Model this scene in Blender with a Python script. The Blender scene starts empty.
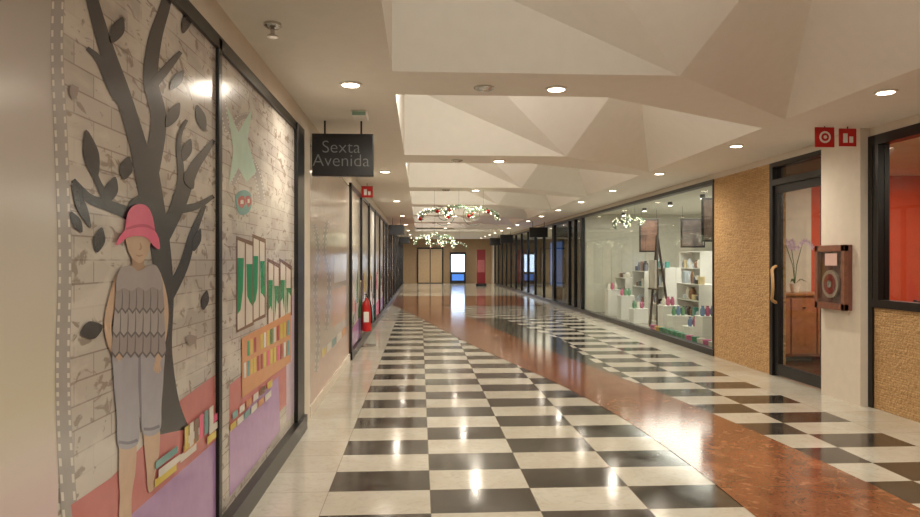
import bpy, bmesh, math, random
from mathutils import Vector, Matrix
random.seed(7)
S=bpy.context.scene
try:
    S.view_settings.view_transform='Standard'; S.view_settings.exposure=0.28
except Exception: pass
TH=math.atan(40/700); C=math.cos(TH); SN=math.sin(TH); H=1.5; F=700.0
XL=-1.06; XR=4.6; ZC=2.85
def wall(px,py,X):
    k=(px-460)/F; D=X/(k*C+SN)
    return (D*C-k*D*SN, H-(py-260)/F*D)
# ---------------- materials
MC={}
def srgb(c):
    return tuple(((v/255)/12.92 if v/255<=0.04045 else ((v/255+0.055)/1.055)**2.4) for v in c)
def mat(name,col,rough=0.5,metal=0.0,emit=0,ecol=None,var=0.06,scale=8,bump=0.0,spec=0.5):
    if name in MC: return MC[name]
    m=bpy.data.materials.new(name); m.use_nodes=True; nt=m.node_tree; b=nt.nodes['Principled BSDF']
    c=srgb(col)
    tc=nt.nodes.new('ShaderNodeTexCoord'); n=nt.nodes.new('ShaderNodeTexNoise'); n.inputs['Scale'].default_value=scale; n.inputs['Detail'].default_value=4
    nt.links.new(tc.outputs['Object'],n.inputs['Vector'])
    r=nt.nodes.new('ShaderNodeValToRGB'); nt.links.new(n.outputs['Fac'],r.inputs[0])
    r.color_ramp.elements[0].position=.3; r.color_ramp.elements[1].position=.7
    r.color_ramp.elements[0].color=tuple(v*(1-var) for v in c)+(1,); r.color_ramp.elements[1].color=tuple(min(1,v*(1+var)) for v in c)+(1,)
    nt.links.new(r.outputs[0],b.inputs['Base Color'])
    b.inputs['Roughness'].default_value=rough; b.inputs['Metallic'].default_value=metal
    b.inputs['Specular IOR Level'].default_value=spec
    if emit:
        b.inputs['Emission Color'].default_value=srgb(ecol or col)+(1,); b.inputs['Emission Strength'].default_value=emit
    MC[name]=m; return m
def nodes(name):
    m=bpy.data.materials.new(name); m.use_nodes=True; nt=m.node_tree
    return m,nt,nt.nodes['Principled BSDF']
def math_n(nt,op,a,b=None):
    n=nt.nodes.new('ShaderNodeMath'); n.operation=op
    for i,v in enumerate((a,b)):
        if v is None: continue
        if isinstance(v,(int,float)): n.inputs[i].default_value=v
        else: nt.links.new(v,n.inputs[i])
    return n.outputs[0]
def mix_n(nt,f,a,b):
    n=nt.nodes.new('ShaderNodeMix'); n.data_type='RGBA'
    if isinstance(f,(int,float)): n.inputs[0].default_value=f
    else: nt.links.new(f,n.inputs[0])
    for i,v in ((6,a),(7,b)):
        if isinstance(v,tuple): n.inputs[i].default_value=srgb(v)+(1,)
        else: nt.links.new(v,n.inputs[i])
    return n.outputs[2]
def noise_n(nt,vec,scale,detail=5,dist=0,lo=.35,hi=.65):
    n=nt.nodes.new('ShaderNodeTexNoise'); n.inputs['Scale'].default_value=scale; n.inputs['Detail'].default_value=detail; n.inputs['Distortion'].default_value=dist
    nt.links.new(vec,n.inputs['Vector'])
    mr=nt.nodes.new('ShaderNodeMapRange'); mr.inputs[1].default_value=lo; mr.inputs[2].default_value=hi; nt.links.new(n.outputs['Fac'],mr.inputs[0])
    return mr.outputs[0]
def floor_mat():
    m,nt,b=nodes('polished_marble_floor')
    tc=nt.nodes.new('ShaderNodeTexCoord'); sx=nt.nodes.new('ShaderNodeSeparateXYZ'); nt.links.new(tc.outputs['Object'],sx.inputs[0])
    X,Y=sx.outputs[0],sx.outputs[1]; V=tc.outputs['Object']
    u=math_n(nt,'DIVIDE',math_n(nt,'ADD',X,.59),.655); v=math_n(nt,'DIVIDE',math_n(nt,'SUBTRACT',Y,4.57),.425)
    s=math_n(nt,'ADD',math_n(nt,'FLOOR',u),math_n(nt,'FLOOR',v))
    ev=math_n(nt,'LESS_THAN',math_n(nt,'ABSOLUTE',math_n(nt,'FRACT',math_n(nt,'MULTIPLY',s,.5))),.25)
    inside=math_n(nt,'MULTIPLY',math_n(nt,'GREATER_THAN',X,-.59),math_n(nt,'LESS_THAN',X,3.995))
    inside=math_n(nt,'MULTIPLY',inside,math_n(nt,'LESS_THAN',Y,23))
    dark=math_n(nt,'MULTIPLY',ev,inside)
    fx=math_n(nt,'ABSOLUTE',math_n(nt,'SUBTRACT',math_n(nt,'FRACT',u),.5)); fy=math_n(nt,'ABSOLUTE',math_n(nt,'SUBTRACT',math_n(nt,'FRACT',v),.5))
    gr=math_n(nt,'MAXIMUM',math_n(nt,'GREATER_THAN',fx,.496),math_n(nt,'GREATER_THAN',fy,.494))
    cl=noise_n(nt,V,2.2,6,.6); ve=noise_n(nt,V,9,8,2.5,.5,.72)
    cb=nt.nodes.new('ShaderNodeCombineXYZ'); nt.links.new(math_n(nt,'FLOOR',u),cb.inputs[0]); nt.links.new(math_n(nt,'FLOOR',v),cb.inputs[1])
    wn=nt.nodes.new('ShaderNodeTexWhiteNoise'); nt.links.new(cb.outputs[0],wn.inputs[0])
    white=mix_n(nt,cl,(206,203,192),(192,186,170)); white=mix_n(nt,math_n(nt,'MULTIPLY',wn.outputs[0],.4),white,(174,166,148)); white=mix_n(nt,math_n(nt,'MULTIPLY',ve,.3),white,(158,146,126))
    black=mix_n(nt,cl,(36,34,32),(62,57,51)); black=mix_n(nt,math_n(nt,'MULTIPLY',ve,.55),black,(118,106,90)); black=mix_n(nt,math_n(nt,'MULTIPLY',wn.outputs[0],.4),black,(58,52,46))
    col=mix_n(nt,dark,white,black); col=mix_n(nt,math_n(nt,'MULTIPLY',gr,.6),col,(110,100,84))
    nt.links.new(col,b.inputs['Base Color'])
    rr=nt.nodes.new('ShaderNodeMapRange'); rr.inputs[3].default_value=.07; rr.inputs[4].default_value=.17; nt.links.new(cl,rr.inputs[0]); nt.links.new(rr.outputs[0],b.inputs['Roughness'])
    b.inputs['Specular IOR Level'].default_value=.75
    return m
def granite(name,c1,c2,c3,jt=0.9):
    m,nt,b=nodes(name)
    tc=nt.nodes.new('ShaderNodeTexCoord'); V=tc.outputs['Object']
    sx=nt.nodes.new('ShaderNodeSeparateXYZ'); nt.links.new(V,sx.inputs[0])
    col=mix_n(nt,noise_n(nt,V,2.5,6,1),c1,c2); col=mix_n(nt,math_n(nt,'MULTIPLY',noise_n(nt,V,45,4,0,.5,.7),.6),col,c3)
    col=mix_n(nt,math_n(nt,'MULTIPLY',noise_n(nt,V,5,8,3,.56,.66),.45),col,(186,140,104))
    j=math_n(nt,'GREATER_THAN',math_n(nt,'ABSOLUTE',math_n(nt,'SUBTRACT',math_n(nt,'FRACT',math_n(nt,'DIVIDE',sx.outputs[1],jt)),.5)),.492)
    col=mix_n(nt,math_n(nt,'MULTIPLY',j,.4),col,(80,56,36))
    nt.links.new(col,b.inputs['Base Color']); b.inputs['Roughness'].default_value=.11; b.inputs['Specular IOR Level'].default_value=.7
    return m
def stone():
    m,nt,b=nodes('split_face_stone')
    tc=nt.nodes.new('ShaderNodeTexCoord'); sx=nt.nodes.new('ShaderNodeSeparateXYZ'); nt.links.new(tc.outputs['Object'],sx.inputs[0])
    cb=nt.nodes.new('ShaderNodeCombineXYZ'); nt.links.new(math_n(nt,'ADD',sx.outputs[1],sx.outputs[0]),cb.inputs[0]); nt.links.new(sx.outputs[2],cb.inputs[1])
    br=nt.nodes.new('ShaderNodeTexBrick'); nt.links.new(cb.outputs[0],br.inputs[0])
    br.inputs['Scale'].default_value=1; br.inputs['Brick Width'].default_value=.16; br.inputs['Row Height'].default_value=.024; br.inputs['Mortar Size'].default_value=.003; br.inputs['Mortar Smooth'].default_value=.8
    br.inputs['Color1'].default_value=srgb((210,168,114))+(1,); br.inputs['Color2'].default_value=srgb((190,146,92))+(1,); br.inputs['Mortar'].default_value=srgb((148,106,62))+(1,)
    nz=noise_n(nt,tc.outputs['Object'],30,5)
    col=mix_n(nt,math_n(nt,'MULTIPLY',nz,.4),br.outputs[0],(226,190,138)); nt.links.new(col,b.inputs['Base Color'])
    bp=nt.nodes.new('ShaderNodeBump'); bp.inputs['Strength'].default_value=.8; bp.inputs['Distance'].default_value=.02
    h=math_n(nt,'ADD',math_n(nt,'SUBTRACT',1,br.outputs[1]),nz); nt.links.new(h,bp.inputs['Height']); nt.links.new(bp.outputs[0],b.inputs['Normal'])
    b.inputs['Roughness'].default_value=.7; return m
def brickprint():
    m,nt,b=nodes('printed_whitewashed_brick')
    tc=nt.nodes.new('ShaderNodeTexCoord'); sx=nt.nodes.new('ShaderNodeSeparateXYZ'); nt.links.new(tc.outputs['Object'],sx.inputs[0])
    cb=nt.nodes.new('ShaderNodeCombineXYZ'); nt.links.new(sx.outputs[1],cb.inputs[0]); nt.links.new(sx.outputs[2],cb.inputs[1])
    br=nt.nodes.new('ShaderNodeTexBrick'); nt.links.new(cb.outputs[0],br.inputs[0]); br.inputs['Scale'].default_value=1
    br.inputs['Brick Width'].default_value=.26; br.inputs['Row Height'].default_value=.075; br.inputs['Mortar Size'].default_value=.004; br.inputs['Mortar Smooth'].default_value=.7
    br.inputs['Color1'].default_value=srgb((204,196,186))+(1,); br.inputs['Color2'].default_value=srgb((186,178,168))+(1,); br.inputs['Mortar'].default_value=srgb((156,144,134))+(1,)
    mp=nt.nodes.new('ShaderNodeMapping'); mp.inputs['Scale'].default_value=(1,1,2.2); nt.links.new(tc.outputs['Object'],mp.inputs[0])
    n1=noise_n(nt,mp.outputs[0],2.6,7,.5,.50,.60); n2=noise_n(nt,mp.outputs[0],8,8,1.0,.58,.63)
    col=mix_n(nt,math_n(nt,'MULTIPLY',n1,.8),br.outputs[0],(216,209,198)); col=mix_n(nt,math_n(nt,'MULTIPLY',n2,.7),col,(138,122,108))
    nt.links.new(col,b.inputs['Base Color']); b.inputs['Roughness'].default_value=.18; b.inputs['Specular IOR Level'].default_value=.5
    return m
def zgrad(name,stops,rough=.2):
    m,nt,b=nodes(name)
    tc=nt.nodes.new('ShaderNodeTexCoord'); sx=nt.nodes.new('ShaderNodeSeparateXYZ'); nt.links.new(tc.outputs['Object'],sx.inputs[0])
    r=nt.nodes.new('ShaderNodeValToRGB'); nt.links.new(math_n(nt,'DIVIDE',sx.outputs[2],3),r.inputs[0])
    els=r.color_ramp.elements
    els[0].position=stops[0][0]/3; els[0].color=srgb(stops[0][1])+(1,); els[1].position=stops[-1][0]/3; els[1].color=srgb(stops[-1][1])+(1,)
    for z,c in stops[1:-1]:
        e=els.new(z/3); e.color=srgb(c)+(1,)
    nt.links.new(r.outputs[0],b.inputs['Base Color']); b.inputs['Roughness'].default_value=rough; return m
def glass(name,tint=(245,248,246),k=.5):
    m=bpy.data.materials.new(name); m.use_nodes=True; nt=m.node_tree; nt.nodes.clear()
    o=nt.nodes.new('ShaderNodeOutputMaterial'); t=nt.nodes.new('ShaderNodeBsdfTransparent'); g=nt.nodes.new('ShaderNodeBsdfGlossy')
    t.inputs[0].default_value=srgb(tint)+(1,); g.inputs['Roughness'].default_value=.01
    lw=nt.nodes.new('ShaderNodeLayerWeight'); lw.inputs[0].default_value=.5
    f=math_n(nt,'MULTIPLY',math_n(nt,'ADD',math_n(nt,'POWER',lw.outputs['Facing'],5),.06),k)
    mx=nt.nodes.new('ShaderNodeMixShader'); nt.links.new(f,mx.inputs[0]); nt.links.new(t.outputs[0],mx.inputs[1]); nt.links.new(g.outputs[0],mx.inputs[2]); nt.links.new(mx.outputs[0],o.inputs[0])
    return m
M_floor=floor_mat(); M_brown=granite('brown_granite_inlay',(122,74,48),(150,96,64),(88,54,36)); M_green=granite('dark_green_marble_inlay',(50,54,48),(70,74,64),(90,92,80),.6)
M_stone=stone(); M_brick=brickprint(); M_glass=glass('clear_glass',k=.45); M_dglass=glass('dark_glass',(190,194,192),.6)
W_ceil=mat('ceiling_plaster',(240,236,227),.8,var=.015); W_cream=mat('cream_wall',(218,208,192),.55,var=.03); W_white=mat('white_paint',(238,235,228),.5,var=.02)
BLK=mat('black_frame',(20,18,17),.3,var=.1); DGR=mat('dark_grey_metal',(45,44,44),.35,metal=.5); CHR=mat('chrome',(200,198,194),.2,metal=1)
RED=mat('signal_red',(196,32,28),.35)
# ---------------- geometry
def link(o,p=None):
    S.collection.objects.link(o)
    if p is not None:
        o.parent=p; o.matrix_parent_inverse=Matrix.Translation(-Vector(p.location))
    return o
def grp(name,loc=(0,0,0)):
    e=bpy.data.objects.new(name,None); e.location=loc; e.empty_display_size=.1; S.collection.objects.link(e); return e
def mesh(name,vs,fs,m,p=None,smooth=False):
    me=bpy.data.meshes.new(name); me.from_pydata([tuple(v) for v in vs],[],fs); me.update()
    if smooth:
        for q in me.polygons:q.use_smooth=True
    me.materials.append(m); o=bpy.data.objects.new(name,me); return link(o,p)
def box(name,a,b,m,p=None,bev=0):
    x0,y0,z0=[min(a[i],b[i]) for i in range(3)]; x1,y1,z1=[max(a[i],b[i]) for i in range(3)]
    vs=[(x0,y0,z0),(x1,y0,z0),(x1,y1,z0),(x0,y1,z0),(x0,y0,z1),(x1,y0,z1),(x1,y1,z1),(x0,y1,z1)]
    fs=[(0,3,2,1),(4,5,6,7),(0,1,5,4),(1,2,6,5),(2,3,7,6),(3,0,4,7)]
    o=mesh(name,vs,fs,m,p)
    if bev:
        md=o.modifiers.new('b','BEVEL'); md.width=bev; md.segments=2
    return o
def beam(name,a,b,w,m,p=None):
    a=Vector(a);b=Vector(b);d=(b-a).normalized(); s=d.cross(Vector((0,1,0)) if abs(d.y)<.9 else Vector((1,0,0))).normalized()*w; t=d.cross(s).normalized()*w
    vs=[q+i*s+j*t for q in (a,b) for i,j in ((-1,-1),(1,-1),(1,1),(-1,1))]
    return mesh(name,vs,[(0,1,2,3),(4,7,6,5),(0,4,5,1),(1,5,6,2),(2,6,7,3),(3,7,4,0)],m,p)
def lathe(name,prof,loc,m,p=None,seg=20,axis='Z'):
    vs=[];fs=[]
    L0=loc if p is not None else (0,0,0)
    for r,z in prof:
        for i in range(seg):
            a=2*math.pi*i/seg; v=(r*math.cos(a),r*math.sin(a),z)
            if axis=='X': v=(v[2],v[0],v[1])
            if axis=='Y': v=(v[0],v[2],v[1])
            vs.append((v[0]+L0[0],v[1]+L0[1],v[2]+L0[2]))
    n=len(prof)
    for j in range(n-1):
        for i in range(seg):
            k=(i+1)%seg; fs.append((j*seg+i,j*seg+k,(j+1)*seg+k,(j+1)*seg+i))
    fs.append(tuple(range(seg))[::-1]); fs.append(tuple((n-1)*seg+i for i in range(seg)))
    o=mesh(name,vs,fs,m,p,True)
    if p is None: o.location=loc
    md=o.modifiers.new('e','EDGE_SPLIT'); md.split_angle=math.radians(40)
    return o
def tube(name,pts,r,m,p=None,cyc=False,smooth=True):
    cu=bpy.data.curves.new(name,'CURVE'); cu.dimensions='3D'; cu.bevel_depth=r; cu.bevel_resolution=3
    sp=cu.splines.new('NURBS' if smooth and len(pts)>2 else 'POLY'); sp.points.add(len(pts)-1)
    for i,q in enumerate(pts): sp.points[i].co=(*q,1)
    if sp.type=='NURBS': sp.order_u=3; sp.use_endpoint_u=True
    sp.use_cyclic_u=cyc; cu.use_fill_caps=True; cu.materials.append(m)
    return link(bpy.data.objects.new(name,cu),p)
def area(name,loc,rot,sx,sy,e,col=(1,.93,.84),p=None):
    l=bpy.data.lights.new(name,'AREA'); l.shape='RECTANGLE'; l.size=sx; l.size_y=sy; l.energy=e; l.color=col
    o=bpy.data.objects.new(name,l); o.location=loc; o.rotation_euler=rot; return link(o,p)
# ---------------- shell
Y0,Y1=-3,45
box('floor',(XL-.3,Y0,-.1),(XR+5,Y1,0),M_floor)
def interp(tab,y):
    for (a,b),(c,d) in zip(tab,tab[1:]):
        if a<=y<=c: 
            t=(y-a)/(c-a); return b+(d-b)*t
    return tab[-1][1] if y>tab[-1][0] else tab[0][1]
LT=[(-3,1.2),(0,1.62),(2,1.85),(4,1.97),(5.4,2.0),(7.4,1.86),(9.3,1.5),(12.3,.9),(16.2,.3),(21,-.45),(23,-.9)]
RT=[(-3,2.35),(0,2.72),(2,2.95),(4,3.04),(5.3,3.0),(7.2,2.8),(9.5,2.45),(11.9,2.04),(16.9,1.45),(21,.95),(23,.7)]
def sm(tab,y): return sum(interp(tab,y+d) for d in (-1.2,-.6,0,.6,1.2))/5
ys=[-3+.5*i for i in range(53)]
def strip(name,fa,fb,ys,m,z):
    vs=[];fs=[]
    for y in ys: vs+= [(fa(y),y,z),(fb(y),y,z)]
    for i in range(len(ys)-1): fs.append((2*i,2*i+1,2*i+3,2*i+2))
    return mesh(name,vs,fs,m)
strip('floor_inlay_brown_band',lambda y:sm(LT,y),lambda y:sm(RT,y),ys,M_brown,.003)
strip('floor_inlay_green_band',lambda y:sm(RT,y),lambda y:sm(RT,y)+.75*max(0,min(1,(y-9)/4)),[9+.5*i for i in range(19)],M_green,.004)
strip('floor_inlay_brown_crossing',lambda y:XL,lambda y:4.0,[22.8,24,26,29],M_brown,.005)
box('wall_left',(XL-.3,Y0,0),(XL-.03,Y1,4.6),W_cream)
box('trim_1',(XL-.03,Y0,2.62),(XL,Y1,ZC),W_cream)
box('wall_right',(XR,Y0,2.76),(XR+.25,Y1,4.6),W_cream)
box('wall_back',(XL-.3,Y0-.2,0),(XR+5,Y0,4.6),W_cream)
box('wall_end',(XL-.3,Y1,0),(XR+5,Y1+.2,4.6),mat('end_wall_brown',(176,150,118),.5))
# folded plate ceiling
XA,XB=-.2,3.5
box('ceiling_soffit_left',(XL-.03,Y0,ZC),(XA,Y1,4.5),W_ceil)
box('ceiling_soffit_right',(XB,Y0,ZC),(XR+.2,Y1,ZC+.3),W_ceil)
FR=[-6.97+4*i for i in range(10)]
vs=[];fs=[]
def F_(*pts):
    i=len(vs); vs.extend(pts); fs.append(tuple(range(i,i+len(pts))))
for f0 in FR:
    b0=f0+.7; n0=f0+4
    T=(1.9,f0,ZC); TB=(1.55,b0,ZC); P=(XA,f0,3.75); a0=(XB,f0+1.5,ZC); a1=(XB,f0+1.95,ZC)
    F_((XA,f0,ZC),T,TB,(XA,b0,ZC)); F_(T,a0,a1,TB); F_((XA,f0,ZC),P,T)
    B=(XA,b0,ZC); Bu=(XA,b0,ZC+.3); Tu=(1.5,b0,ZC+.22)
    F_(B,TB,Tu,Bu); F_(TB,a1,Tu)
    U=(XA,f0+2.3,4.35); R=(2.55,f0+3.1,3.85)
    F_(Bu,Tu,U); F_(Tu,R,U); F_(Tu,a1,R)
    a0n=(XB,n0+1.5,ZC); Tn=(1.9,n0,ZC); Pn=(XA,n0,3.75)
    F_(a1,a0n,R); F_(a0n,Tn,R); F_(U,R,Tn); F_(U,Tn,Pn)
mesh('ceiling',vs,fs,W_ceil)
box('ceiling_far',(XA,33.0,ZC),(XB,Y1,ZC+.1),W_ceil)
box('ceiling_roof_slab',(XL-.3,Y0-.2,4.5),(XR+5,Y1,4.6),W_ceil)
for i,f0 in enumerate(FR[1:]):  # added fill lamps and trays behind the beams, to brighten the folded ceiling
    b0=f0+.7
    g=grp('added_ceiling_fill',(0.65,b0+.08,2.9))
    box('fill_lamp_tray',(-.05,b0,2.885),(1.35,b0+.12,2.895),W_white,g)
    area('ceiling_fill_lamp',(0.65,b0+.08,2.93),(math.radians(128),0,0),1.35,.09,13 if f0<2 else 24,(1,.95,.86),g)
# ---------------- downlights
M_lamp=mat('lamp_lens',(255,240,215),.4,emit=14,ecol=(255,238,212))
def downlight(x,y,e=28,z=ZC,lit=True):
    g=grp('recessed_downlight',(x,y,z))
    lathe('trim_ring',[(.085,0),(.09,-.012),(.066,-.014),(.062,-.004)],(x,y,z),W_white,g,24)
    lathe('lens',[(.061,-.016),(.061,-.006)],(x,y,z),M_lamp,g,24)
    if lit:
        l=bpy.data.lights.new('bulb','SPOT'); l.energy=e; l.color=(1,.895,.755); l.spot_size=math.radians(168); l.spot_blend=1; l.shadow_soft_size=.06
        o=bpy.data.objects.new('bulb',l); o.location=(x,y,z-.05); link(o,g)
for i in range(-2,15):
    y=5.4+2.65*i
    downlight(3.72,y,80,lit=(y<20 or i%2==0))
    if i%2==0: downlight(-.53,y,80)
for f0 in FR[2:]:
    downlight(1.07,f0+.42,95)
    x=.5; g=grp('ceiling_speaker',(x,f0+.42,ZC)); lathe('grille',[(.08,0),(.08,-.01),(.05,-.025),(.01,-.028)],(x,f0+.42,ZC),CHR,g)
downlight(1.07,38,130); downlight(1.6,43,120)  # the second one is an extra lamp, added to brighten the end wall
g=grp('smoke_detector',(-.84,4.05,ZC)); lathe('base',[(.05,0),(.05,-.015),(.03,-.03)],(-.84,4.05,ZC),CHR,g); lathe('sensor',[(.012,-.03),(.012,-.06),(.03,-.07),(.03,-.08)],(-.84,4.05,ZC),CHR,g)
g=grp('emergency_light',(-.55,6.5,ZC)); box('housing',(-.62,6.35,ZC-.05),(-.48,6.6,ZC),W_white,g,.008); box('pictogram',(-.61,6.345,ZC-.045),(-.49,6.35,ZC-.01),mat('exit_green',(120,146,124),.4,emit=.05),g)
# ---------------- murals
def cr(pts,n=5,closed=True):
    out=[];L=len(pts)
    rng=range(L) if closed else range(L-1)
    for i in rng:
        g_=lambda k: pts[k%L] if closed else pts[max(0,min(L-1,k))]
        p0,p1,p2,p3=g_(i-1),g_(i),g_(i+1),g_(i+2)
        for j in range(n):
            t=j/n
            out.append(tuple(.5*((2*p1[a])+(-p0[a]+p2[a])*t+(2*p0[a]-5*p1[a]+4*p2[a]-p3[a])*t*t+(-p0[a]+3*p1[a]-3*p2[a]+p3[a])*t**3) for a in range(len(p1))))
    if not closed: out.append(tuple(pts[-1]))
    return out
LAY=[0]
XW=XL+.002
def poly(name,pts,m,p,smooth=True,n=5):
    q=cr(pts,n) if smooth else pts
    LAY[0]+=1; x=XW+.0001*LAY[0]
    vs=[]
    for a,b in q:
        y,z=wall(a,b,XL); vs.append((x,y,z))
    return mesh(name,vs,[tuple(range(len(vs)))],m,p)
def stroke(name,pts,m,p,n=6,holes=None):
    q=cr(pts,n,False)
    LAY[0]+=1; x=XW+.0001*LAY[0]; L=[];R=[]
    for i,(a,b,w) in enumerate(q):
        a0,b0,_=q[max(0,i-1)]; a1,b1,_=q[min(len(q)-1,i+1)]
        dx,dy=a1-a0,b1-b0; l=math.hypot(dx,dy) or 1; nx,ny=-dy/l,dx/l
        for k,lst in ((1,L),(-1,R)):
            y,z=wall(a+k*nx*w/2,b+k*ny*w/2,XL); lst.append((x,y,z))
    vs=L+R; nL=len(L); fs=[(i,i+1,nL+i+1,nL+i) for i in range(nL-1)]
    o=mesh(name,vs,fs,m,p)
    if holes:
        LAY[0]+=1
        hv=[];hf=[]
        for i in range(0,nL-1):
            a=Vector(L[i]);b=Vector(L[i+1]);c=Vector(R[i+1]);d=Vector(R[i])
            lerp=lambda s,t:(a*(1-s)+b*s)*(1-t)+(d*(1-s)+c*s)*t
            for (t0,t1) in ((.06,.22),(.78,.94)):
                k=len(hv)
                for s_,t in ((.25,t0),(.75,t0),(.75,t1),(.25,t1)):
                    v=lerp(s_,t); hv.append((v.x+.0001,v.y,v.z))
                hf.append((k,k+1,k+2,k+3))
        mesh(name+'_perforations',hv,hf,holes,p)
    return o
def pm(n,c,r=.2): return mat('print_'+n,c,r,var=.05,scale=12,spec=.5)
P_tree=pm('charcoal',(62,56,58)); P_pink=pm('pink_hat',(236,104,142)); P_hatd=pm('pink_hat_shade',(208,76,114)); P_skin=pm('skin',(208,178,152)); P_skind=pm('skin_shade',(180,148,124))
P_grey=pm('grey_blouse',(158,148,148)); P_grey2=pm('grey_blouse_light',(172,163,162)); P_greyd=pm('grey_blouse_shade',(112,104,106)); P_den=pm('pale_denim',(170,168,176)); P_dend=pm('denim_shade',(134,132,144))
P_red=pm('rose_ground',(202,122,118)); P_pur=pm('lilac',(182,146,194)); P_film=pm('film_grey',(172,166,160)); P_filmh=pm('film_hole',(222,216,206))
P_yel=pm('yellow',(220,196,90)); P_wht=pm('paper_white',(226,221,210)); P_teal=pm('teal',(110,160,158)); P_mint=pm('mint',(190,218,200)); P_grn=pm('curtain_green',(36,146,92)); P_org=pm('orange',(216,154,104)); P_dred=pm('dark_red',(170,60,60)); P_brn=pm('brown',(130,100,80)); P_pale=pm('pale_cream',(222,212,196))
def board(name,y0,y1,m,z0=.13,z1=2.6):
    g=grp(name,(XL,(y0+y1)/2,0)); box('board',(XL-.03,y0,z0),(XL+.001,y1,z1),m,g); return g
def yz(px): return wall(px,260,XL)[0]
yb=yz(217); yc=yz(295)
g1=board('mural_poster',-2.9,yb-.03,M_brick); LAY[0]=0
M_marg=zgrad('mural_margin_print',[(0.6,(226,196,206)),(1.1,(214,208,186)),(1.7,(202,195,186)),(2.5,(176,168,160))])
y_a=yz(52); vsm=[(XL+.0016,-2.9,.13),(XL+.0016,y_a,.13),(XL+.0016,y_a+.05,1.2),(XL+.0016,y_a,2.6),(XL+.0016,-2.9,2.6)]
mesh('pale_margin',vsm,[(0,1,2,3,4)],M_marg,g1); LAY[0]=3
stroke('film_strip',[(60,-60,14),(56,40,13),(60,140,14),(64,260,14),(62,360,15),(64,440,16),(72,560,17)],P_film,g1,8,P_filmh)
poly('rose_ground',[(72,520),(70,505),(110,478),(150,438),(180,400),(214,375),(216,470),(216,540),(120,600),(72,620)],P_red,g1,False)
poly('lilac_floor',[(72,570),(130,515),(170,480),(216,440),(216,560),(130,690),(72,700)],P_pur,g1,False)
T_=P_tree
stroke('tree_trunk',[(172,432,34),(166,400,24),(162,350,19),(164,300,18),(160,250,20),(150,195,24),(142,150,24)],T_,g1)
stroke('tree_branch_a',[(148,185,20),(136,140,17),(122,95,16),(106,50,15),(94,10,13),(84,-30,11)],T_,g1)
stroke('tree_branch_b',[(150,170,18),(158,120,16),(150,80,15),(154,40,14),(166,0,10),(172,-40,7)],T_,g1)
stroke('tree_branch_c',[(160,240,16),(178,205,14),(192,170,11),(206,150,7),(213,140,4)],T_,g1)
stroke('tree_branch_d',[(152,230,16),(130,215,13),(106,205,11),(88,198,9),(72,180,5)],T_,g1)
stroke('tree_branch_e',[(165,300,13),(182,268,10),(192,235,8),(204,205,4)],T_,g1)
stroke('tree_branch_f',[(128,112,10),(112,90,9),(100,62,8),(86,48,4)],T_,g1)
stroke('tree_branch_g',[(152,85,10),(168,66,8),(180,52,4)],T_,g1)
stroke('tree_branch_h',[(176,210,9),(196,206,7),(213,196,4)],T_,g1)
stroke('tree_branch_i',[(108,205,8),(96,180,6),(90,160,4)],T_,g1)
stroke('tree_branch_j',[(170,215,8),(180,180,7),(178,140,5),(186,120,3)],T_,g1)
def leaf(x,y,w,h,a=0):
    pts=[(0,-h),(w*.7,-h*.5),(w,0),(w*.7,h*.55),(0,h),(-w*.7,h*.55),(-w,0),(-w*.7,-h*.5)]
    poly('leaf',[(x+u*math.cos(a)-v*math.sin(a),y+u*math.sin(a)+v*math.cos(a)) for u,v in pts],T_,g1,True,3)
for q in [(90,155,8,26,-.2),(110,190,7,14,.3),(75,222,5,12,-.5),(135,205,7,16,.7),(80,206,5,24,-.4),(98,240,6,13,.2),(125,168,7,12,.2),(186,150,5,12,.3),(172,115,6,14,.5),(200,118,5,14,-.3),(196,240,4,12,.3),(176,80,5,12,.6),(186,20,5,14,.3),(116,30,7,14,.4),(204,300,4,10,.2),(188,180,5,10,-.4),(90,330,9,12,1.2)]: leaf(*q)
for (x,y,w,h) in [(72,92,5,8),(190,340,6,6)]:
    poly('bare_brick_patch',[(x-w,y-h*.4),(x-w*.3,y-h),(x+w,y-h*.6),(x+w*.7,y+h*.5),(x-w*.2,y+h),(x-w*.8,y+h*.3)],pm('patch',(160,146,138)),g1,False)
fg=g1
poly('figure_leg_left',[(120,435),(134,437),(134,470),(130,500),(130,560),(116,560),(118,500),(117,470)],P_skin,fg)
poly('figure_leg_right',[(143,425),(157,424),(158,450),(153,478),(154,486),(147,492),(145,470),(143,450)],P_skin,fg)
poly('figure_capri_left',[(113,345),(140,345),(140,380),(138,415),(136,444),(117,447),(115,415),(112,380)],P_den,fg)
poly('figure_capri_right',[(134,345),(161,345),(162,375),(160,405),(158,431),(142,434),(140,405),(137,380)],P_den,fg)
stroke('denim_seam',[(138,352,2),(138,380,3),(139,410,2),(140,432,1)],P_dend,fg)
stroke('cuff_a',[(117,442,3),(127,443,3),(136,440,3)],P_dend,fg); stroke('cuff_b',[(142,429,3),(150,429,3),(158,426,3)],P_dend,fg)
stroke('figure_arm_left',[(119,276,10),(113,292,9),(107,315,8),(106,330,7),(109,345,6),(114,356,5)],P_skin,fg)
stroke('figure_arm_right',[(154,274,10),(160,292,9),(163,312,8),(162,332,7),(159,350,6),(156,362,5)],P_skin,fg)
for i,(dx,dy) in enumerate([(-2,9),(0,11),(2,11),(4,9)]): stroke('finger',[(154+i*1.1,362,1.8),(153.5+i*1.1+dx*.5,362+dy,1.2)],P_skin,fg,3)
for i in range(4): stroke('finger',[(113+i*1.2,354-i,1.8),(117+i*1.2,361-i,1.2)],P_skin,fg,3)
poly('figure_neck',[(130,252),(142,252),(142,264),(146,270),(136,274),(126,270),(130,264)],P_skind,fg)
poly('figure_face',[(125,234),(148,234),(148,246),(145,256),(138,263),(131,259),(126,250)],P_skin,fg)
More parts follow.
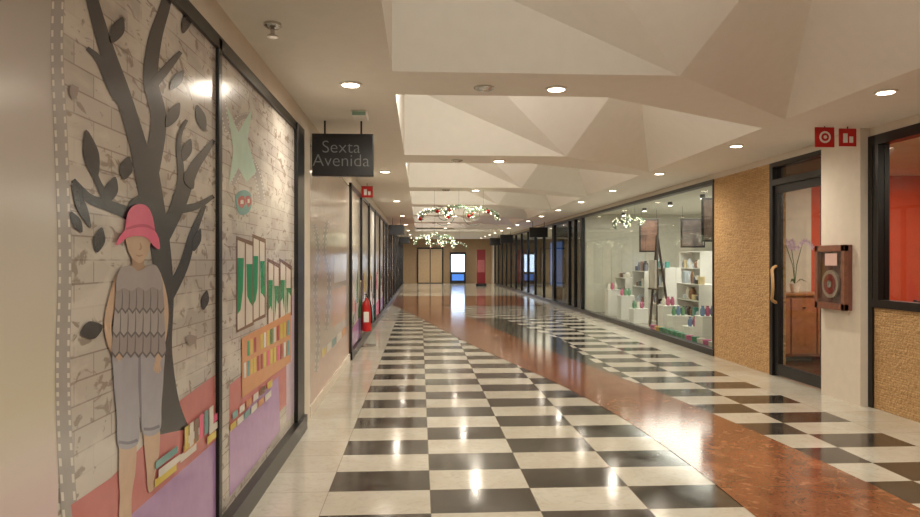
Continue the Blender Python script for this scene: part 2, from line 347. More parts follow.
stroke('figure_mouth',[(134,255,1),(137,256,1.5),(141,255,1)],P_skind,fg,3); stroke('figure_nose',[(138,243,1),(139,248,2),(137,250,1)],P_skind,fg,3)
# tiered ruffle blouse (bottom tier first, each tier overlaps the one below)
def tier(xa,xb,xa2,xb2,yt,ybm,m,n=7,amp=3.5):
    top=[(xa,yt),(xb,yt)]; bot=[]; N=n*2
    for i in range(N+1):
        t=i/N; bot.append((xb2+(xa2-xb2)*t, ybm+(amp if i%2 else -amp*.4)))
    poly('blouse_ruffle_shadow',top+[(x,y+2.6) for x,y in bot],P_greyd,fg,False)
    poly('blouse_ruffle',top+bot,m,fg,False)
    for i in range(1,n):
        x=xa2+(xb2-xa2)*i/n; stroke('ruffle_fold',[(x,yt+8,.3),(x+.5,(yt+ybm)/2+3,.9),(x,ybm-1,1.1)],P_greyd,fg,3)
tier(112,162,109,164,322,352,P_grey); tier(113,161,110,163,300,332,P_grey2); tier(114,160,112,162,280,308,P_grey)
poly('figure_blouse',[(118,268),(128,266),(136,271),(146,265),(154,266),(159,278),(158,290),(150,287),(143,291),(136,287),(129,291),(121,288),(114,291),(113,281)],P_grey2,fg)
poly('figure_hat_brim',[(113,245),(117,236),(124,229),(136,226),(150,229),(156,238),(157,249),(151,246),(144,238),(134,236),(124,238),(118,243)],P_pink,fg)
poly('figure_hat_crown',[(123,232),(124,216),(129,207),(137,204),(145,207),(150,217),(152,233),(144,229),(134,228)],P_pink,fg)
stroke('figure_hat_band',[(123,229,2),(134,226,3),(144,226,3),(152,230,2)],P_hatd,fg,4)
cols=[P_yel,P_wht,P_teal,P_wht,P_org,P_wht,P_brn,P_yel,P_wht,P_pink]
for i,(x,y) in enumerate([(152,480),(156,470),(153,462),(178,455),(181,446),(184,437),(186,428),(205,437),(207,427),(208,418)]):
    w=22 if i<3 else (16 if i<7 else 9)
    poly('book',[(x,y),(x+w,y-w*.75),(x+w,y-w*.75+7),(x,y+8)],cols[i],g1,False)
for i in range(6): poly('book_spine',[(182+i*5,428-i*4),(186+i*5,425-i*4),(186+i*5,448-i*4),(182+i*5,452-i*4)],cols[(i*3)%10],g1,False)
# panel 2
g2=board('mural_poster',yb+.03,yc-.05,M_brick); LAY[0]=0
poly('rose_ground',[(229,385),(291,335),(291,400),(229,462)],P_red,g2,False)
poly('lilac_floor',[(229,462),(229,430),(255,400),(278,376),(280,430),(262,455),(229,497)],P_pur,g2,False)
poly('lilac_floor_b',[(286,300),(294,294),(294,412),(286,423)],pm('pale_pink',(206,186,200)),g2,False)
stroke('film_strip',[(222,100,7),(228,130,7),(240,118,8),(252,116,7)],P_film,g2,8,P_filmh)
stroke('film_strip',[(232,185,6),(246,160,8),(256,172,8),(262,200,7)],P_film,g2,8,P_filmh)
poly('mint_star',[(226,105),(238,132),(252,108),(247,140),(256,172),(246,182),(238,168),(228,186),(233,150)],P_mint,g2,False)
poly('owl_body',[(235,196),(243,190),(250,194),(251,206),(246,214),(238,213)],P_teal,g2); poly('owl_eye',[(238,198),(243,196),(245,202),(242,208),(238,205)],P_dred,g2); poly('owl_eye',[(245,197),(249,196),(251,202),(248,207),(246,204)],P_dred,g2)
poly('owl_pupil',[(240,200),(243,200),(243,204),(240,204)],P_wht,g2,False); poly('owl_pupil',[(247,199),(249,199),(249,203),(247,203)],P_wht,g2,False)
for (x0,x1,t0,t1,b0,b1) in [(237,252,240,246,330,322),(253,264,238,243,320,314),(268,278,262,268,326,320),(280,290,262,270,318,312)]:
    poly('window_frame',[(x0-1.2,t0-4),(x1+1.2,t1-4),(x1+1.2,b1+3),(x0-1.2,b0+3)],P_brn,g2,False)
    poly('window_light',[(x0,t0),(x1,t1),(x1,b1),(x0,b0)],P_pale,g2,False)
    w=x1-x0
    poly('curtain',[(x0,t0+18),(x0+w*.42,t0+18),(x0+w*.36,t0+50),(x0+w*.2,b0-20),(x0,b0-16)],P_grn,g2,False); poly('curtain',[(x1-w*.42,t1+18),(x1,t1+18),(x1,b1-16),(x1-w*.2,b1-20),(x1-w*.36,t1+50)],P_grn,g2,False)
    poly('window_bar',[(x0+w*.47,t0),(x0+w*.56,t0),(x0+w*.56,b0-2),(x0+w*.47,b0-2)],P_brn,g2,False)
poly('bookcase',[(241,338),(290,312),(290,362),(241,398)],P_org,g2,False)
for i in range(14):
    x=243+i*3.3; y=343-i*1.7; c=random.choice([P_yel,P_wht,P_org,P_grn,P_dred,P_teal])
    poly('shelf_book',[(x,y),(x+2.3,y-1),(x+2.3,y+14),(x,y+15)],c,g2,False); c=random.choice([P_yel,P_wht,P_org,P_pink,P_dred,P_teal])
    poly('shelf_book',[(x,y+20),(x+2.3,y+19),(x+2.3,y+34),(x,y+35)],c,g2,False)
for i in range(6): poly('floor_book',[(229+i*7,425-i*6),(235+i*7,420-i*6),(235+i*7,426-i*6),(229+i*7,432-i*6)],cols[i],g2,False)
for i in range(6): poly('floor_book',[(231+i*7,413-i*6),(236+i*7,409-i*6),(236+i*7,416-i*6),(231+i*7,420-i*6)],cols[i+2],g2,False)
# panel 3
y3a=6.75;y3b=10.55
g3=board('mural_poster',y3a,y3b,pm('pale_mural',(204,192,178),.1),.1,2.6); LAY[0]=0
poly('rose_ground',[(311,365),(349,325),(349,352),(311,408)],pm('pale_rose',(204,178,164)),g3,False)
stroke('film_strip',[(314,225,4),(318,250,4),(315,290,4),(318,330,4),(316,372,4)],P_film,g3,6,P_filmh)
stroke('film_strip',[(327,220,4),(324,250,4),(329,280,4),(326,330,4)],P_film,g3,6,P_filmh)
poly('printed_window',[(332,290),(346,285),(346,318),(332,328)],pm('pale_orange',(212,178,150)),g3,False); poly('printed_door',[(334,255),(346,254),(346,280),(334,283)],P_wht,g3,False)
for i in range(5): poly('printed_book',[(322+i*5,350-i*5),(326+i*5,346-i*5),(326+i*5,353-i*5),(322+i*5,358-i*5)],cols[i],g3,False)
def post(y0,y1,x1=.03,z0=0,z1=2.66,name='window_frame_post'):
    return box(name,(XL-.03,y0,z0),(XL+x1,y1,z1),BLK,None,.004)
post(yb-.03,yb+.03,.02); post(yc-.05,yc+.28,.035)
box('trim_2',(XL-.03,Y0,0),(XL+.06,yc+.28,.13),BLK); box('trim_3',(XL-.03,Y0,2.6),(XL+.02,yc+.28,2.67),BLK)
box('pillar_left',(XL-.03,yc+.3,0),(XL+.015,y3a-.02,2.62),W_cream)
box('trim_4',(XL-.03,y3a,0),(XL+.02,y3b,.1),W_cream)
y=y3b; k=0
pals=[[P_pale,P_pur,P_grn],[P_pale,P_org,P_pur],[P_wht,P_teal,P_red],[P_pale,P_pink,P_pur]]
while y<43:
    post(y,y+.12,.04); 
    if k<5:
        pl=pals[k%4]; g=board('mural_poster',y+.12,y+1.9,pl[0])
        for j in range(5):
            a=y+.2+j*.33; zz=.2+random.random()*1.0
            mesh('printed_block',[(XL+.0015+j*.0005,a,zz),(XL+.0015+j*.0005,a+.32,zz),(XL+.0015+j*.0005,a+.28,zz+.3+random.random()*.5),(XL+.0015+j*.0005,a+.04,zz+.35)],[(0,1,2,3)],random.choice([pl[1],pl[2],P_yel,P_dred]),g)
        mesh('printed_floor',[(XL+.004,y+.14,.14),(XL+.004,y+1.88,.14),(XL+.004,y+1.88,.5),(XL+.004,y+.14,.42)],[(0,1,2,3)],pl[1],g)
    else:
        box('window_%d'%(k+10),(XL-.03,y+.12,.13),(XL-.01,y+1.9,2.6),mat('dark_shopfront_pane',(110,94,78),.15) if k%2 else mat('warm_shopfront_pane',(176,150,120),.2))
    y+=1.9; k+=1
box('trim_5',(XL-.03,y3b,0),(XL+.05,43,.12),BLK); box('trim_6',(XL-.03,y3b,2.6),(XL+.03,43,2.66),BLK)
# ---------------- hanging signs
def blade(x0,x1,y,z0,z1,text=None,ztop=ZC):
    g=grp('hanging_shop_sign',((x0+x1)/2,y,z1))
    box('panel',(x0,y-.04,z0),(x1,y+.04,z1),BLK,g,.006)
    for x in (x0+.12,x1-.12): beam('rod',(x,y,z1-.01),(x,y,ztop),.008,DGR,g)
    if text:
        for k,tx in enumerate(text):
            cu=bpy.data.curves.new('lettering_%d'%k,'FONT'); cu.body=tx; cu.size=.17; cu.align_x='CENTER'; cu.extrude=.0005; cu.offset=-.0022
            cu.materials.append(mat('sign_letter_grey',(120,121,120),.6)); o=bpy.data.objects.new('lettering_%d'%k,cu); o.rotation_euler=(math.pi/2,0,0); o.location=((x0+x1)/2-.015,y-.042,(z0+z1)/2+.02-.13*k); link(o,g)
blade(-1.04,-.45,6.85,2.31,2.72,['Sexta','Avenida'])
blade(-1.0,-.5,22.5,2.3,2.62); blade(3.85,4.5,24.5,2.3,2.65); blade(3.8,4.4,33,2.3,2.7); blade(-1.0,-.5,34,2.3,2.62); blade(3.8,4.4,38,2.3,2.7)
def firesign(x,y,z,s,icon='ring'):
    g=grp('fire_safety_sign',(x,y,z)); box('plate',(x-s/2,y-.006,z-s/2),(x+s/2,y+.006,z+s/2),RED,g,.002)
    if icon=='ring': 
        lathe('pictogram',[(s*.3,-.008),(s*.3,-.01)],(x,y,z),W_white,g,24,'Y'); lathe('pictogram_core',[(s*.2,-.011),(s*.2,-.0125)],(x,y,z),RED,g,24,'Y'); lathe('pictogram_dot',[(s*.09,-.0135),(s*.09,-.0145)],(x,y,z),W_white,g,16,'Y')
    else:
        box('pictogram',(x-s*.28,y-.009,z-s*.3),(x-s*.02,y-.007,z+s*.22),W_white,g); box('pictogram_flame',(x+s*.08,y-.009,z-s*.3),(x+s*.3,y-.007,z+s*.05),W_white,g)
    beam('hanger',(x,y,z+s/2-.005),(x,y,ZC),.004,DGR,g)
firesign(4.08,6.85,2.74,.2); firesign(4.32,6.85,2.74,.18,'b'); firesign(-.93,12.4,2.70,.2,'b')
# ---------------- fire extinguisher on stand
x,y=-.93,12.3
g=grp('fire_extinguisher',(x,y,0))
lathe('stand_base',[(.16,0),(.16,.015),(.03,.03)],(x,y,0),CHR,g); tube('stand_pole',[(x-.1,y,.02),(x-.1,y,1.15)],.012,CHR,g,smooth=False); tube('stand_hook',[(x-.1,y,.9),(x,y,.9)],.008,CHR,g,smooth=False)
lathe('cylinder',[(.03,.25),(.075,.26),(.08,.29),(.08,.7),(.066,.76),(.03,.8),(.028,.84)],(x,y,0),RED,g); lathe('valve',[(.025,.84),(.025,.9)],(x,y,0),CHR,g)
box('lever',(x-.015,y-.1,.89),(x+.015,y+.04,.91),BLK,g); tube('hose',[(x,y-.03,.87),(x+.06,y-.14,.85),(x+.1,y-.1,.6),(x+.09,y-.06,.4)],.012,BLK,g); box('label',(x-.045,y-.085,.42),(x+.045,y-.078,.6),W_white,g)
# ---------------- right side
yd0,yd1=7.72,8.85
yS0,yS1=10.72,19.7
ynear=6.85
box('wall_right_stone_low',(XR,Y0,0),(XR+.15,ynear,1.02),M_stone)
g=grp('window_1',(XR,3.5,1.9))
for a,b,c,d in [(Y0,ynear,1.02,1.1),(Y0,ynear,2.66,2.76)]: box('rail',(XR-.02,a,c),(XR+.1,b,d),BLK,g)
for yy in (ynear-.09,4.3,1.8): box('mullion',(XR-.02,yy,1.1),(XR+.1,yy+.08,2.66),BLK,g)
box('pane',(XR+.04,Y0,1.1),(XR+.05,ynear-.09,2.66),M_glass,g)
box('pillar_right',(XR-.1,6.92,0),(XR+.15,7.62,ZC),W_cream); box('pillar_edge_trim',(XR-.02,ynear,0),(XR+.15,6.92,2.76),BLK)
g=grp('fire_hose_cabinet',(4.45,7.32,1.3)); WD=mat('cabinet_wood',(128,84,64),.3,scale=20,var=.2)
ya,yb2,za,zb=7.05,7.6,.97,1.66; xf=XR-.1
box('back_box',(xf-.05,ya,za),(xf,yb2,zb),mat('cabinet_inside',(120,74,62),.4),g,.004)
for a in ((ya,za,yb2,za+.07),(ya,zb-.07,yb2,zb),(ya,za,ya+.06,zb),(yb2-.06,za,yb2,zb)): box('frame',(xf-.09,a[0],a[1]),(xf-.04,a[2],a[3]),WD,g,.004)
lathe('hose_coil',[(.15,-.08),(.15,-.052)],(xf,(ya+yb2)/2,1.24),mat('hose_grey',(170,146,132),.5),g,28,'X'); lathe('reel_disc',[(.11,-.083),(.11,-.08)],(xf,(ya+yb2)/2,1.24),mat('reel_red',(140,50,42),.4),g,24,'X'); lathe('reel_hub',[(.04,-.087),(.04,-.083)],(xf,(ya+yb2)/2,1.24),CHR,g,20,'X')
box('glass_front',(xf-.0905,ya+.06,za+.07),(xf-.0895,yb2-.06,zb-.07),M_glass,g); box('label',(xf-.094,ya+.12,1.44),(xf-.0915,ya+.34,1.57),mat('label_pink',(214,180,170),.5),g)
g=grp('door_1',(XR,(yd0+yd1)/2,0))
box('jamb_a',(XR-.03,yd0-.08,0),(XR+.12,yd0,2.76),BLK,g,.004); box('jamb_b',(XR-.03,yd1,0),(XR+.12,yd1+.08,2.76),BLK,g,.004)
box('head',(XR-.03,yd0,2.46),(XR+.12,yd1,2.54),BLK,g); box('transom_top',(XR-.03,yd0,2.7),(XR+.12,yd1,2.76),BLK,g); box('transom_glass',(XR+.03,yd0,2.54),(XR+.04,yd1,2.7),M_dglass,g)
for a in ((yd0,0.02,yd1,.16),(yd0,2.36,yd1,2.46),(yd0,.16,yd0+.09,2.36),(yd1-.09,.16,yd1,2.36)): box('leaf_frame',(XR,a[0],a[1]),(XR+.05,a[2],a[3]),DGR,g,.003)
box('leaf_glass',(XR+.02,yd0+.09,.16),(XR+.03,yd1-.09,2.36),M_glass,g)
HW=mat('handle_wood',(190,150,100),.4); tube('pull_handle',[(XR-.0,yd1-.05,.95),(XR-.07,yd1-.06,.97),(XR-.1,yd1-.14,1.05),(XR-.11,yd1-.17,1.18),(XR-.1,yd1-.14,1.3),(XR-.07,yd1-.06,1.4),(XR,yd1-.05,1.42)],.02,HW,g)
box('wall_right_stone',(XR-.02,yd1+.09,0),(XR+.2,yS0-.05,2.76),M_stone)
def shopfront(i,y0,y1,mull,zb=.12,zt=2.7,m=M_glass,fr=.05):
    g=grp('window_%d'%i,(XR,(y0+y1)/2,1.4))
    box('sill',(XR-.04,y0,0),(XR+.1,y1,zb),BLK,g); box('head',(XR-.04,y0,zt),(XR+.1,y1,2.76),BLK,g)
    for yy in mull: box('mullion',(XR-.03,yy-fr/2,zb),(XR+.06,yy+fr/2,zt),BLK,g)
    box('pane',(XR+.02,y0,zb),(XR+.028,y1,zt),m,g)
shopfront(2,yS0-.05,yS1,[yS0-.02,19.65],.1)
shopfront(3,yS1,23.9,[19.75,20.6,21.4,23.8],.1,2.7,M_dglass,.1)
shopfront(4,23.9,43,[24+1.9*i for i in range(11)],.1,2.7,M_glass,.1)
box('wall_right_end',(XR,43,0),(XR+.2,45,2.76),W_cream)
RO=mat('orange_wall',(206,78,44),.6); RC=mat('restaurant_ceiling',(214,196,170),.7); SW=mat('shop_wall',(216,212,198),.6)
XBk=9.2
box('wall_restaurant_back',(XBk,Y0,0),(XBk+.1,10.5,2.9),RO); box('wall_restaurant_side',(XR+.2,10.4,0),(XBk,10.5,2.9),RO); box('wall_restaurant_side_panel',(XR+.2,10.34,0),(5.95,10.4,2.8),SW); box('ceiling_restaurant',(XR+.25,Y0,2.8),(XBk,10.4,2.86),RC)
for yy in (6.0,3.2): box('wall_restaurant_pilaster',(XBk-.15,yy,0),(XBk,yy+.5,2.8),mat('deep_red_wall',(150,44,36),.6))
box('wall_shop_back',(8.4,10.6,0),(8.5,19.8,2.9),SW); box('wall_shop_side_a',(XR+.2,10.6,0),(8.4,10.68,2.9),SW); box('wall_shop_side_b',(XR+.1,19.72,0),(8.4,19.8,2.9),SW); box('ceiling_shop',(XR+.25,10.68,2.8),(8.4,19.72,2.86),SW)
box('wall_far_shop_back',(7.4,19.8,0),(7.5,45,2.9),mat('far_shop_wall',(160,142,118),.6)); box('ceiling_far_shop',(XR+.25,19.8,2.8),(7.4,45,2.86),SW)
box('floor_shop',(XR+.1,10.68,0),(8.4,19.72,.02),mat('shop_floor_grey',(160,154,144),.25)); box('floor_restaurant',(XR+.15,Y0,0),(XBk,10.4,.015),mat('restaurant_floor',(100,68,46),.25))
area('restaurant_lamp',(6.8,7.0,2.75),(0,0,0),2,5,110,(1,.86,.70)); area('restaurant_lamp',(6.8,2,2.75),(0,0,0),2,4,50,(1,.86,.70))
area('shop_lamp',(6.3,15.2,2.75),(0,0,0),2,6,175,(1,.95,.86))
area('far_shop_lamp',(6,25.6,2.6),(0,0,0),1.5,2,80,(.55,.7,1)); area('far_shop_lamp',(6,34,2.6),(0,0,0),1.5,6,80,(1,.88,.7))
g=grp('blue_display_screen',(5.3,27,1.3)); box('screen',(5.3,26,.5),(5.36,28.2,2.2),mat('blue_screen',(70,120,190),.3,emit=.9),g); box('bezel',(5.33,25.95,.45),(5.4,28.25,2.25),BLK,g); box('foot',(5.2,26.8,.0),(5.5,27.4,.45),BLK,g)
TW=mat('table_wood',(180,120,76),.35,scale=14,var=.15); CW=mat('chair_dark',(62,42,34),.4)
def table(x,y,z=.75,w=.8):
    g=grp('dining_table',(x,y,0)); box('top',(x-w/2,y-w/2,z-.035),(x+w/2,y+w/2,z),TW,g,.008); lathe('pedestal',[(.25,0.015),(.25,.03),(.04,.06),(.035,z-.035)],(x,y,0),DGR,g)
def chair(x,y,d=1,col=None):
    g=grp('dining_chair',(x,y,0)); m=col or CW
    box('seat',(x-.21,y-.21,.43),(x+.21,y+.21,.47),m,g,.012)
    for a in(-.18,.18):
        for b in(-.18,.18): box('leg',(x+a-.017,y+b-.017,0.015),(x+a+.017,y+b+.017,.43 if b*d<0 else .92),m,g,.004)
    for zz in(.6,.72,.84): box('back_slat',(x-.17,y+.18*d-.012,zz),(x+.17,y+.18*d+.012,zz+.06),m,g,.004)
for (tx,ty) in [(5.7,8.4),(5.7,6.2),(5.7,4.2),(7.4,9.0),(7.4,7.0),(7.4,5.0),(8.5,8.0),(8.5,6.0)]:
    table(tx,ty); chair(tx,ty+.65,1); chair(tx,ty-.65,-1)
g=grp('sideboard',(5.45,10.1,0)); box('carcass',(4.95,9.85,.1),(6.15,10.32,.98),mat('sideboard_wood',(150,96,62),.4,scale=12,var=.15),g,.006); box('worktop',(4.92,9.82,.98),(6.18,10.33,1.02),TW,g,.006)
for k in range(3):
    box('drawer_front',(4.98+k*.39,9.835,.14),(5.34+k*.39,9.85,.94),TW,g,.003); box('knob',(5.14+k*.39,9.815,.8),(5.18+k*.39,9.835,.82),CHR,g)
for xx in (5.0,6.06):
    for yy in (9.9,10.25): box('foot',(xx,yy,.015),(xx+.05,yy+.05,.1),BLK,g)
def orchid(x,y,z):
    g=grp('potted_orchid',(x,y,z)); lathe('pot',[(.05,0),(.075,.12),(.07,.13)],(x,y,z),W_white,g)
    GR=mat('leaf_green',(60,100,50),.4); PW=mat('orchid_petal',(200,180,205),.5)
    for k in range(5):
        a=k*1.3; u,v=math.cos(a),math.sin(a); w_=.022
        mesh('leaf',[(x,y,z+.12),(x+.09*u-w_*v,y+.09*v+w_*u,z+.2),(x+.2*u,y+.2*v,z+.15),(x+.09*u+w_*v,y+.09*v-w_*u,z+.2)],[(0,1,2,3)],GR,g)
    for k,a in enumerate((.2,2.9,1.5)):
        pts=[(x,y,z+.12),(x+.03*math.cos(a),y+.03*math.sin(a),z+.4),(x+.15*math.cos(a),y+.15*math.sin(a),z+.78),(x+.26*math.cos(a),y+.2*math.sin(a),z+.74)]
        for q0,q1 in zip(pts,pts[1:]): beam('stem',q0,q1,.004,GR,g)
        for j in range(6):
            t=j/5; cx,cy,cz=x+(.04+.24*t)*math.cos(a),y+(.04+.16*t)*math.sin(a),z+.66+.1*math.sin(t*3)
            vs=[];fs=[]
            for q in range(5):
                b=q*2*math.pi/5; i0=len(vs)
                vs+=[(cx,cy,cz),(cx+.025*math.cos(b-.5),cy-.01,cz+.025*math.sin(b-.5)),(cx+.055*math.cos(b),cy-.018,cz+.055*math.sin(b)),(cx+.025*math.cos(b+.5),cy-.01,cz+.025*math.sin(b+.5))]; fs.append((i0,i0+1,i0+2,i0+3))
            mesh('flower',vs,fs,PW,g)
orchid(5.55,10.08,1.021)
orchid(5.8,6.3,.751)
def winebottle(x,y,z,c=(40,60,40)):
    lathe('glass_bottle',[(.035,0),(.037,.02),(.037,.18),(.014,.23),(.014,.3),(.016,.31)],(x,y,z),mat('bottle_%d'%c[0],c,.15),None)
winebottle(5.45,8.2,.751); winebottle(5.6,6.0,.751)
def picture(x,y0,y1,z0,z1,c,m='x'):
    g=grp('framed_picture',(x,(y0+y1)/2,z0)); box('frame',(x-.04,y0,z0),(x,y1,z1),BLK,g); box('canvas',(x-.045,y0+.05,z0+.05),(x-.04,y1-.05,z1-.05),mat('canvas_%d'%c[0],c,.6,var=.3,scale=3),g)
picture(XBk,9.1,9.9,1.3,2.2,(210,190,160)); picture(XBk,7.0,7.9,1.4,2.1,(190,150,120)); picture(XBk,4.2,5.4,1.3,2.1,(205,170,140))
for (x,y) in [(5.7,6.2),(7.4,7.0),(8.5,8.0),(7.4,5.0)]:
    g=grp('pendant_lamp',(x,y,2.0)); lathe('shade',[(.04,.18),(.16,0),(.155,0),(.035,.17)],(x,y,1.95),mat('lamp_shade',(240,210,160),.5,emit=1.2),g); beam('cord',(x,y,2.12),(x,y,2.8),.004,BLK,g)
# shop contents
def cubby(x,y,w,h,d,n,z=.02,name='display_shelf'):
    g=grp(name,(x,y,z)); t=.02
    box('side',(x,y,z),(x+d,y+t,z+h),W_white,g); box('side',(x,y+w-t,z),(x+d,y+w,z+h),W_white,g); box('back',(x+d-.01,y+t,z),(x+d,y+w-t,z+h),W_white,g)
    for i in range(n+1):
        zz=z+(h-t)*i/n; box('shelf',(x,y+t,zz),(x+d-.01,y+w-t,zz+t),W_white,g)
    for i in range(n+(1 if h<1.4 else 0)):
        zz=z+(h-t)*i/n+t; yy=y+.06
        while yy<y+w-.16:
            ww=.06+random.random()*.1; hh=min((h/n)*.75,.08+random.random()*.18)
            c=random.choice([(200,110,130),(90,160,150),(235,228,215),(150,110,80),(120,120,130),(226,206,160),(200,210,220),(60,56,54)])
            if random.random()<.5: box('gift_box',(x+.04,yy,zz),(x+.04+ww,yy+ww,zz+hh),mat('goods_%d'%c[0],c,.5),g,.004)
            else: lathe('jar',[(ww*.35,0),(ww*.5,hh*.2),(ww*.5,hh*.7),(ww*.25,hh*.9),(ww*.28,hh)],(x+.04+ww/2,yy+ww/2,zz),mat('goods_%d'%c[0],c,.3),g,14)
            yy+=ww+.05
for (x_,y_,w_,h_,n_) in [(5.45,10.95,.9,.9,2),(5.7,12.1,1.1,1.25,3),(5.45,13.4,1.2,1.0,3),(5.6,15.7,1.2,1.3,3),(5.6,17.2,1.0,1.2,3),(5.5,18.5,1.0,1.0,2),(6.7,12.0,1.4,1.7,4),(6.8,14.2,1.4,1.5,4),(6.9,16.9,1.4,1.7,4),(8.0,11.2,1.4,2.0,5),(8.0,13.0,1.4,2.0,5),(8.0,14.8,1.4,1.6,4),(8.0,17.2,1.4,2.0,5)]:
    cubby(x_,y_,w_,h_,.36,n_)
for k,(x_,y_,w_,h_) in enumerate([(4.9,11.2,.3,.3),(4.9,11.9,.35,.5),(4.95,12.6,.35,.25),(4.9,13.3,.35,.4),(4.95,14.0,.35,.55),(4.95,16.0,.35,.35),(4.95,17.0,.35,.6),(4.95,18.2,.35,.7)]):
    g=grp('display_plinth',(x_,y_,0)); box('block',(x_,y_,.02),(x_+w_,y_+w_,h_),W_white,g,.01); box('plinth_cap',(x_-.01,y_-.01,h_),(x_+w_+.01,y_+w_+.01,h_+.015),W_white,g,.004)
    for j in range(3):
        c=random.choice([(110,160,120),(200,110,140),(120,150,190),(235,230,215),(200,180,110)])
        lathe('vase',[(.03,0),(.045,.05),(.04,.12),(.02,.16),(.03,.18)],(x_+.06+.09*j,y_+w_*.4,h_+.015),mat('vase_%d'%c[0],c,.25),g,16)
g=grp('row_of_gift_buckets',(4.77,12.5,.02))
for j in range(14):
    c=random.choice([(70,150,110),(210,90,150),(110,160,200),(235,230,215),(230,180,80)])
    yy=10.9+j*.24+random.random()*.05
    lathe('gift_bucket',[(.05,0),(.07,.14),(.075,.15),(.065,.15)],(4.77,yy,.02),mat('bucket_%d'%c[0],c,.4),g,16)
g=grp('display_easel',(5.2,15.1,0.02)); EW=mat('easel_wood',(60,44,34),.5)
for a in ((5.12,14.85,0.02),(5.12,15.35,0.02),(5.5,15.1,0.02)): beam('leg',a,(5.2,15.1,2.05),.02,EW,g)
box('ledge',(5.06,14.88,.85),(5.16,15.32,.88),EW,g); box('board',(5.09,14.9,.88),(5.12,15.3,1.5),mat('easel_board',(200,190,180),.5),g)
for (xa,xb,yy,z0,z1,c) in [(5.42,5.72,13.2,1.85,2.7,(86,68,58)),(5.6,6.1,17.6,1.7,2.55,(110,80,66)),(6.3,6.9,16.6,1.8,2.5,(80,70,66))]:
    g=grp('hanging_framed_poster',((xa+xb)/2,yy,z0)); box('frame',(xa,yy,z0),(xb,yy+.03,z1),BLK,g,.005); box('print',(xa+.04,yy-.006,z0+.04),(xb-.04,yy,z1-.04),mat('poster_%d'%c[0],c,.4,var=.5,scale=5),g)
    for x in (xa+.05,xb-.05): beam('wire',(x,yy+.015,z1-.01),(x,yy+.015,2.8),.003,DGR,g)
for j in range(5):
    yy=11.8+j*1.8; g=grp('shop_ceiling_spot',(5.6,yy,2.8)); lathe('can',[(.05,0),(.055,-.08),(.045,-.08)],(5.6,yy,2.8),BLK,g,16); lathe('lens',[(.04,-.086),(.04,-.08)],(5.6,yy,2.8),M_lamp,g,16)
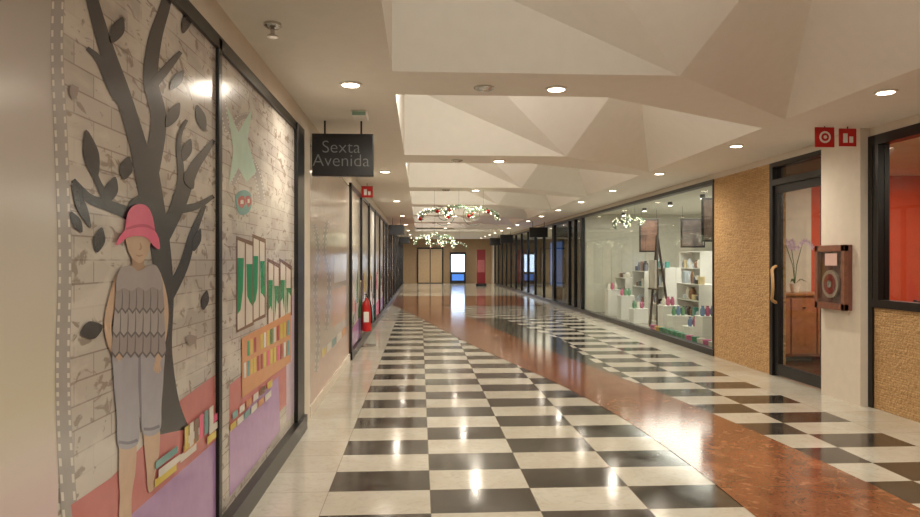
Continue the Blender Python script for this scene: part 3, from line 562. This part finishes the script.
# ---------------- christmas garlands
GW=mat('garland_green',(112,138,106),.4); WR=mat('garland_wire',(90,104,84),.4); LB=mat('fairy_light',(255,245,225),.4,emit=4,ecol=(255,244,215)); RB=mat('red_bauble',(170,30,32),.15)
def ball(V,Fc,c,r,seg=8):
    i0=len(V); R=5
    for j in range(R+1):
        for k in range(seg):
            a=math.pi*j/R; b=2*math.pi*k/seg; V.append((c[0]+r*math.sin(a)*math.cos(b),c[1]+r*math.sin(a)*math.sin(b),c[2]+r*math.cos(a)))
    for j in range(R):
        for k in range(seg): Fc.append((i0+j*seg+k,i0+j*seg+(k+1)%seg,i0+(j+1)*seg+(k+1)%seg,i0+(j+1)*seg+k))
def garland(x,y,z,w,lit=40,nb=9,hz=.1,ax=0):
    g=grp('christmas_garland',(x,y,z)); pts=[]; N=150
    for i in range(N):
        t=i/(N-1)*2-1
        px=t*w/2+.10*w*math.sin(t*9); pz=hz*math.cos(t*9)*(1-.3*abs(t))+.08*(1-t*t); py=.12*math.sin(t*6)
        pts.append((x+px,y+py,z+pz) if not ax else (x+py,y+px,z+pz))
    tube('stem_wire',pts,.008,WR,g)
    if not ax:
        for s in (-1,1):
            sc=[(x+s*(w*.2+r_*math.cos(a_)),y+.05,z+.02+r_*math.sin(a_)) for k_ in range(40) for a_,r_ in [(k_*.3,.03+.005*k_)]]; tube('scroll',sc,.006,WR,g)
    for s in (-1,0,1):
        q=(x+s*w*.35,y,z+.08) if not ax else (x,y+s*w*.35,z+.08); beam('hanger',q,(q[0],q[1],3.3 if not ax else 2.8),.002,WR,g)
    vs=[];fs=[];bv=[];bf=[]
    for i in range(lit):
        q=random.choice(pts); ball(vs,fs,(q[0]+random.uniform(-.06,.06),q[1]+random.uniform(-.05,.05),q[2]+random.uniform(-.06,.06)),.010,6)
    for i in range(nb):
        q=pts[(i*21+4)%N]; ball(bv,bf,(q[0],q[1]-.03,q[2]-.03),.04,12)
    mesh('fairy_lights',vs,fs,LB,g)
    if nb: mesh('baubles',bv,bf,RB,g,True)
    nv=[];nf=[]
    for q in pts:
        for k in range(6):
            d=Vector((random.uniform(-1,1),random.uniform(-1,1),random.uniform(-1,1))).normalized()*random.uniform(.04,.09); e=Vector(q); i0=len(nv); nv+= [tuple(e),tuple(e+d*.6+Vector((.006,0,.008))),tuple(e+d),tuple(e+d*.6-Vector((.006,0,.008)))]; nf.append((i0,i0+1,i0+2,i0+3))
    mesh('leaves',nv,nf,GW,g)
garland(.75,13.5,2.36,1.35,100,7,.09); garland(.45,22,2.1,1.1,150,0,.14); garland(1.2,30,2.1,1.4,80,3)
garland(5.2,17.3,2.4,1.6,110,0,.1,1)
# ---------------- far end
g=grp('illuminated_kiosk',(2.4,44.5,0)); box('cabinet',(1.9,44.3,0),(2.9,44.9,2.0),BLK,g,.02); box('screen',(1.98,44.27,.75),(2.82,44.3,1.85),mat('kiosk_screen',(200,225,255),.3,emit=3),g); box('lower_screen',(2.02,44.27,.2),(2.78,44.3,.6),mat('kiosk_blue',(60,110,190),.3,emit=1.0),g)
g=grp('red_advertising_panel',(3.4,40,0)); box('panel',(3.25,40,.15),(3.75,40.08,2.1),mat('deep_red_panel',(130,30,38),.35,emit=.1),g,.01); box('base',(3.2,39.9,0),(3.8,40.2,.15),BLK,g); box('print',(3.3,39.985,.8),(3.7,39.999,1.5),mat('panel_pink',(190,110,116),.4),g)
g=grp('door_2',(.8,45,0)); box('opening_frame',(-.2,44.9,0),(1.5,45,2.3),DGR,g); box('leaf_a',(-.1,44.88,.05),(.62,44.9,2.2),mat('far_door',(196,170,134),.3),g); box('leaf_b',(.68,44.88,.05),(1.4,44.9,2.2),MC['far_door'],g)
w=bpy.data.worlds.new('world'); S.world=w; w.use_nodes=True; w.node_tree.nodes['Background'].inputs[0].default_value=(1,.85,.7,1); w.node_tree.nodes['Background'].inputs[1].default_value=.3
cd=bpy.data.cameras.new('camera'); cd.lens=F/920*36; cd.sensor_width=36; cd.shift_y=1.5/920; cd.clip_start=.05
cam=bpy.data.objects.new('camera',cd); cam.location=(0,0,H); cam.rotation_euler=(math.pi/2,0,-TH); S.collection.objects.link(cam); S.camera=cam
